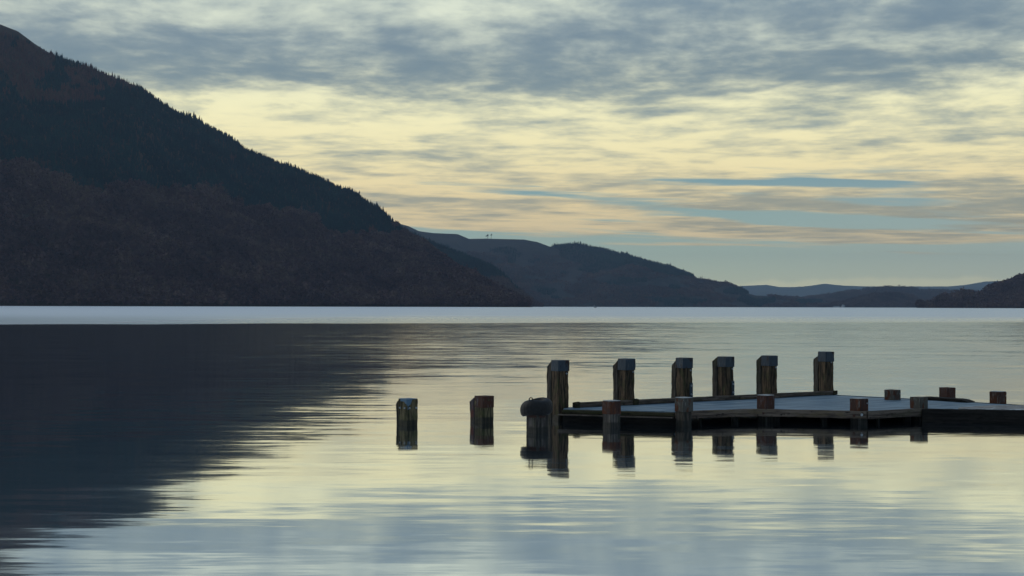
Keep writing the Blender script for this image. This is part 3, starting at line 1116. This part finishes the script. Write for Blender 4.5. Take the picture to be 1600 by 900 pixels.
# plate of grip panels
front = [(880, 639.2), (1056, 643.2), (1180, 639.2), (1353, 643.2), (1441, 638.8), (1600, 641.8), (1900, 647.5)]
backp = [(1900, 641.0), (1700, 635.4), (1600, 632.6), (1510, 628.0), (1412, 622.0), (1306, 616.8)]
rowp = [on_row(1290) + Vector((0.0, 0.0, 0)), on_row(884)]
slab('deck_surface', front + backp, DZ, 0.05, M_DECK, extra=rowp)
# frame under the plate
slab('deck_frame', [(886, 638.2), (1056, 641.8), (1180, 638.0), (1353, 641.8), (1441, 637.6), (1600, 640.6), (1890, 646.0),
                    (1890, 641.8), (1600, 633.0), (1412, 622.6), (1312, 617.8)], DZ - 0.052, 0.07, M_BEAMD,
     extra=[on_row(1280) + Vector((0.02, -0.05, 0)), on_row(892) + Vector((0.02, -0.05, 0))])
# near edge
beam('edge_beam', (879, 640.6), (1054, 645.2), DZ + 0.004, 0.068, 0.10, M_BEAMG, seed=1, out=0.03)
beam('lip_board', (873, 640.6), (1052, 645.2), DZ - 0.068, 0.020, 0.16, M_KERB, seed=2, out=0.085)
beam('edge_beam', (1058, 643.8), (1181, 639.8), DZ + 0.012, 0.125, 0.11, M_BEAM, seed=3, out=0.05)
beam('edge_beam', (1178, 639.8), (1354, 643.7), DZ + 0.012, 0.125, 0.11, M_BEAM, seed=4, out=0.05)
beam('edge_beam', (1353.5, 643.7), (1441, 639.2), DZ + 0.012, 0.130, 0.11, M_KERB, seed=5, out=0.05)
beam('pier_side_beam', (1440.5, 639.6), (1930, 648.0), DZ + 0.010, 0.32, 0.14, M_BEAMD, seed=6, out=0.05, amp=0.007)
# bleached boards where the wider pier starts
slab('bleached_boards', [(1497, 639.3), (1600, 641.4), (1890, 647.0), (1890, 641.8), (1600, 634.2), (1548, 634.2), (1500, 637.2)],
     DZ + 0.012, 0.008, M_BOARD)
slab('worn_white_edge', [(1512, 640.3), (1600, 642.0), (1890, 647.6), (1890, 646.9), (1600, 640.7), (1530, 639.5)],
     DZ + 0.017, 0.004, M_WORN)
# kerb along the tall posts
off = Vector((math.sin(AP), -math.cos(AP), 0)) * 0.20


def row_pt(px, o=1.0):
    return on_row(px) + off * o


beam('kerb', row_pt(889), row_pt(1062), DZ + 0.088, 0.086, 0.10, M_KERB, seed=7, out=0.0)
beam('kerb', row_pt(1063.5), row_pt(1199), DZ + 0.085, 0.082, 0.10, M_KERB, seed=8, out=0.0)
beam('kerb', row_pt(1200.5), row_pt(1296), DZ + 0.085, 0.082, 0.10, M_KERB, seed=9, out=0.0)
beam('loose_plank', row_pt(1143, 1.25), row_pt(1214, 1.25), DZ + 0.062, 0.055, 0.035, M_BEAM, seed=10, out=0.02)
beam('kerb', (1440, 624.6), (1511, 629.4), DZ + 0.060, 0.057, 0.24, M_BEAMD, seed=11, out=0.0, chamfer=0.16)
beam('back_edge', (1306, 618.0), (1600, 633.6), DZ + 0.006, 0.07, 0.05, M_BEAMD, seed=12, out=-0.03)
# cleats where the kerb meets the posts
for px, s in ((890.5, 1), (982, 1.1), (1293, 0.9)):
    p = on_row(px) + off * 0.95
    bm = bmesh.new()
    box_at(bm, (0, 0, 0.02 * s), (0.11 * s, 0.07, 0.10 * s), 0.012)
    wobble(bm, 0.012, px, 12)
    o = from_bm('corner_block', bm, M_BEAMG, jet)
    o.location = (p.x - JL.x, p.y - JL.y, DZ + 0.03)
    o.rotation_euler = (0, 0, AP)
beam('skirt_board', (877, 639.8), (1058, 644.0), DZ - 0.085, 0.30, 0.05, M_BEAMD, seed=14, out=-0.10)
# legs under the deck
for k, (px, py_) in enumerate([(905, 638), (938, 638.5), (990, 640), (1022, 641), (1094, 641.5), (1150, 639.5), (1215, 639.5),
                               (1290, 641), (1372, 641.5), (1420, 638.5)]):
    p = at_z(px, py_, DZ)
    w_ = 0.045 if px in (1094, 1372) else 0.11
    o = from_bm('support_leg', post_bm(w_, 0.09, -1.0, DZ - 0.125, k + 70, segs=10), M_FEND, jet)
    o.location = (p.x - JL.x, p.y - JL.y + (0.02 if w_ < .1 else 0.14), 0)
# bolts in the near beams
for px, py_, dz in ((1345, 643.6, .045), (1333, 643.3, .06), (1192, 640.0, .06), (1396, 641.3, .05)):
    p = at_z(px, py_, DZ)
    o = from_bm('bolt', bolt_bm(0, 0, 0, 0.016, (0, -1)), M_BOLT if px == 1345 else M_RUSTD, jet)
    o.location = (p.x - JL.x, p.y - JL.y - 0.062, DZ - dz)

# ------------------------------------------------------------------ small things on the far shore
def tree_at(name, loc, h, lean, crown, label, cat, group=None, con=False):
    t = empty(name, loc)
    tag(t, label, cat, group)
    bm = bmesh.new()
    rows = []
    for i in range(7):
        q = i / 6
        r_ = h * (0.030 if con else 0.05) * (1 - 0.75 * q)
        rows.append([bm.verts.new((lean * h * q * q + r_ * math.cos(a), r_ * math.sin(a), h * (0.97 if con else .8) * q - (0.1 * h if i == 0 else 0)))
                     for a in [k * math.pi / 3 for k in range(6)]])
    for i in range(6):
        for k in range(6):
            bm.faces.new((rows[i][k], rows[i][(k + 1) % 6], rows[i + 1][(k + 1) % 6], rows[i + 1][k]))
    if not con:
        for k in range(5):                               # limbs
            a = k * 1.9 + h
            z = h * (0.42 + 0.07 * k)
            s = Vector((lean * h * 0.3, 0, z))
            e_ = s + Vector((math.cos(a) * h * .26, math.sin(a) * h * .26, h * .22))
            q1 = [bm.verts.new(s + Vector((0, 0, h * .012))), bm.verts.new(s - Vector((0, 0, h * .012))), bm.verts.new(s + Vector((0, h * .012, 0)))]
            q2 = bm.verts.new(e_)
            for i in range(3):
                bm.faces.new((q1[i], q1[(i + 1) % 3], q2))
    from_bm('trunk', bm, M_TRUNK, t)
    rg = random.Random(int(h * 100))
    bm = bmesh.new()
    if con:
        for i in range(230):
            q = rg.random() ** 0.8
            z = h * (0.10 + 0.90 * q)
            rr = h * 0.20 * (1 - q) * rg.uniform(.2, 1.0) + h * .01
            a = rg.uniform(0, 6.283)
            c = Vector((math.cos(a) * rr, math.sin(a) * rr, z))
            d = Vector((math.cos(a), math.sin(a), -.35)) * h * .055
            s = Vector((-math.sin(a), math.cos(a), 0)) * h * .03
            bm.faces.new([bm.verts.new(c - s), bm.verts.new(c + d), bm.verts.new(c + s), bm.verts.new(c - d * .4 + Vector((0, 0, h * .03)))])
    else:
        for (cx, cz, sx, sz) in crown:
            for i in range(150):
                p = Vector((rg.gauss(0, .5), rg.gauss(0, .5), rg.gauss(0, .45)))
                c = Vector((cx * h + p.x * sx * h, p.y * sx * h, cz * h + p.z * sz * h))
                tri = [c + Vector((rg.uniform(-1, 1), rg.uniform(-1, 1), rg.uniform(-1, 1))) * h * .05 for _ in range(3)]
                bm.faces.new([bm.verts.new(q) for q in tri])
    from_bm('crown', bm, M_CON, t)
    return t


mt = new_mat('bark')
M_TRUNK = finish(mt, mix(nz(coords('Object'), 3.0, 4.0), (.03, .022, .018, 1), (.07, .055, .045, 1)), 0.9)


def on_crest(h, px, extra=0.0):
    x_, y_, z_ = h.pos(np.array([px]), np.array([1.0]))
    return Vector((float(x_[0]), float(y_[0]), float(z_[0]) + extra))


tree_at('pine_tree', on_crest(h2, 762.2), 29, -0.06, [(-.02, .80, .13, .20), (-.16, .62, .14, .10), (.06, .60, .10, .12), (-.34, .52, .10, .07)],
        'larger dark windblown pine alone on the crest of the middle hill', 'tree', None)
tree_at('pine_tree', on_crest(h2, 767.4), 29, 0.03, [(.02, .78, .12, .12), (.12, .95, .07, .09)],
        'slimmer thin-trunked pine just right of the windblown pine on the crest', 'tree', None)
for k, (px, hh) in enumerate(((1091.5, 26), (1094.2, 30), (1097.2, 34), (1100.6, 25), (1104.0, 22))):
    p = on_crest(h2, px, -2.0)
    tree_at('conifer_tree', p, hh, 0.0, None, ('squat conifer at the left end of the clump in the saddle of the middle hill',
            'second conifer from the left in the saddle clump of the middle hill', 'tallest spire conifer in the saddle clump of the middle hill',
            'lower conifer right of the tallest one in the saddle clump', 'smallest conifer at the right end of the saddle clump')[k],
            'tree', 'clump of spire conifers in the saddle of the middle hill', con=True)


def gable_house(name, loc, w, d, h, rh, rz, label, cat, wallc, roofc, chim=True):
    r = empty(name, loc, rz)
    tag(r, label, cat, 'pale buildings on the far shore')
    bm = bmesh.new()
    P = [(-w / 2, -d / 2), (w / 2, -d / 2), (w / 2, d / 2), (-w / 2, d / 2)]
    lo_ = [bm.verts.new((x_, y_, -2)) for x_, y_ in P]
    up_ = [bm.verts.new((x_, y_, h)) for x_, y_ in P]
    r0, r1 = bm.verts.new((0, -d / 2, h + rh)), bm.verts.new((0, d / 2, h + rh))
    for i in range(4):
        if i in (1, 3):
            bm.faces.new((lo_[i], lo_[(i + 1) % 4], up_[(i + 1) % 4], up_[i]))
    bm.faces.new((lo_[0], lo_[1], up_[1], r0, up_[0]))
    bm.faces.new((lo_[2], lo_[3], up_[3], r1, up_[2]))
    wall = from_bm('wall', bm, wallc, r)
    bm = bmesh.new()
    o_ = 0.5
    for s in (-1, 1):
        a = [(s * (w / 2 + o_), -d / 2 - o_, h - o_ * rh / (w / 2)), (s * (w / 2 + o_), d / 2 + o_, h - o_ * rh / (w / 2)),
             (0, d / 2 + o_, h + rh), (0, -d / 2 - o_, h + rh)]
        t_ = [bm.verts.new((x_, y_, z_ + .3)) for x_, y_, z_ in a]
        b_ = [bm.verts.new((x_, y_, z_ + .02)) for x_, y_, z_ in a]
        bm.faces.new(t_)
        bm.faces.new(b_[::-1])
        for i in range(4):
            bm.faces.new((t_[i], t_[(i + 1) % 4], b_[(i + 1) % 4], b_[i]))
    roof = from_bm('roof', bm, roofc, r)
    if chim:
        bm = bmesh.new()
        box_at(bm, (0, d * .3, h + rh + .8), (1.0, 1.0, 2.2))
        from_bm('chimney', bm, wallc, roof)
    for k in range(2):
        for j in range(2 if h > 5 else 1):
            bm = bmesh.new()
            box_at(bm, ((k - .5) * w * .45, -d / 2 - .04, 1.6 + j * 3.0), (1.3, .12, 1.6))
            from_bm('window', bm, M_GLASSD, r)
    return r


M_WALLW = finish(new_mat('white_render'), (.36, .38, .40, 1), 0.8)
M_SLATE = finish(new_mat('slate_roof'), (.16, .18, .20, 1), 0.6)
M_GLASSD = finish(new_mat('dark_window'), (.03, .035, .04, 1), 0.15)
gp = at_y(1317.3, 479.6, 7850)
gable_house('house', (gp.x, gp.y, 1.2), 15, 16, 7, 7.5, 0.25, 'tall white gabled house among trees on the far shore right of centre', 'house', M_WALLW, M_SLATE)
gp = at_y(1307.0, 480, 7840)
gable_house('boathouse', (gp.x, gp.y, 0.8), 10, 34, 4.2, 3.0, rad(84), 'long low pale building just left of the white gabled house', 'building', M_WALLW, M_SLATE, False)


def dinghy(loc):
    b = empty('sailing_boat', loc, rad(20))
    tag(b, 'tiny pale sailing boat heeling on the open loch below the middle hill', 'boat')
    bm = bmesh.new()
    L, W, H = 4.6, 1.6, 0.7
    rows = []
    for i in range(9):
        t_ = i / 8
        w_ = W / 2 * math.sin(math.pi * min(1, (0.12 + t_ * .88)) ** 0.8) + 0.03
        rows.append([bm.verts.new((L * (t_ - .5), y_ * w_, z_)) for y_, z_ in ((-1, H), (-.8, .15), (0, -.15), (.8, .15), (1, H))])
    for i in range(8):
        for k in range(4):
            bm.faces.new((rows[i][k], rows[i + 1][k], rows[i + 1][k + 1], rows[i][k + 1]))
    bm.faces.new(rows[0])
    from_bm('hull', bm, M_SLATE, b)
    bm = bmesh.new()
    bmesh.ops.create_cone(bm, cap_ends=True, segments=8, radius1=.05, radius2=.03, depth=5.0, matrix=Matrix.Translation((.4, 0, 2.9)))
    mast = from_bm('mast', bm, M_GALV, b)
    bm = bmesh.new()
    g = [[bm.verts.new((.35 - (1 - j / 8) * 2.1 * i / 6, math.sin(math.pi * i / 6) * .22 * (1 - j / 8), 1.0 + 4.2 * j / 8)) for i in range(7)] for j in range(9)]
    for j in range(8):
        for i in range(6):
            bm.faces.new((g[j][i], g[j][i + 1], g[j + 1][i + 1], g[j + 1][i]))
    sail = from_bm('sail', bm, M_WALLW, b)
    so = sail.modifiers.new('thickness', 'SOLIDIFY')
    so.thickness = 0.02
    b.rotation_euler = (0, rad(-24), rad(-12))
    return b


dinghy((*at_z(930, 481.0, 0.0).xy, 0.05))


# ------------------------------------------------------------------ haze in the air over the loch
def haze():
    bm = bmesh.new()
    bmesh.ops.create_cube(bm, size=1.0)
    lo, hi_ = Vector((-26500, -700, -260)), Vector((26500, 29000, 1060))
    for v_ in bm.verts:
        v_.co = Vector([(lo[i] + hi_[i]) / 2 + v_.co[i] * (hi_[i] - lo[i]) for i in range(3)])
    m = new_mat('haze_air')
    t = m.node_tree
    pv = t.nodes.new('ShaderNodeVolumePrincipled')
    pv.inputs['Color'].default_value = (0.50, 0.71, 1.0, 1)
    pv.inputs['Density'].default_value = 0.000036
    pv.inputs['Anisotropy'].default_value = 0.3
    o = t.nodes.new('ShaderNodeOutputMaterial')
    t.links.new(pv.outputs[0], o.inputs['Volume'])
    ob = from_bm('haze', bm, m)
    tag(ob, 'thin blue haze in the air over the loch', 'haze', kind='stuff')


haze()
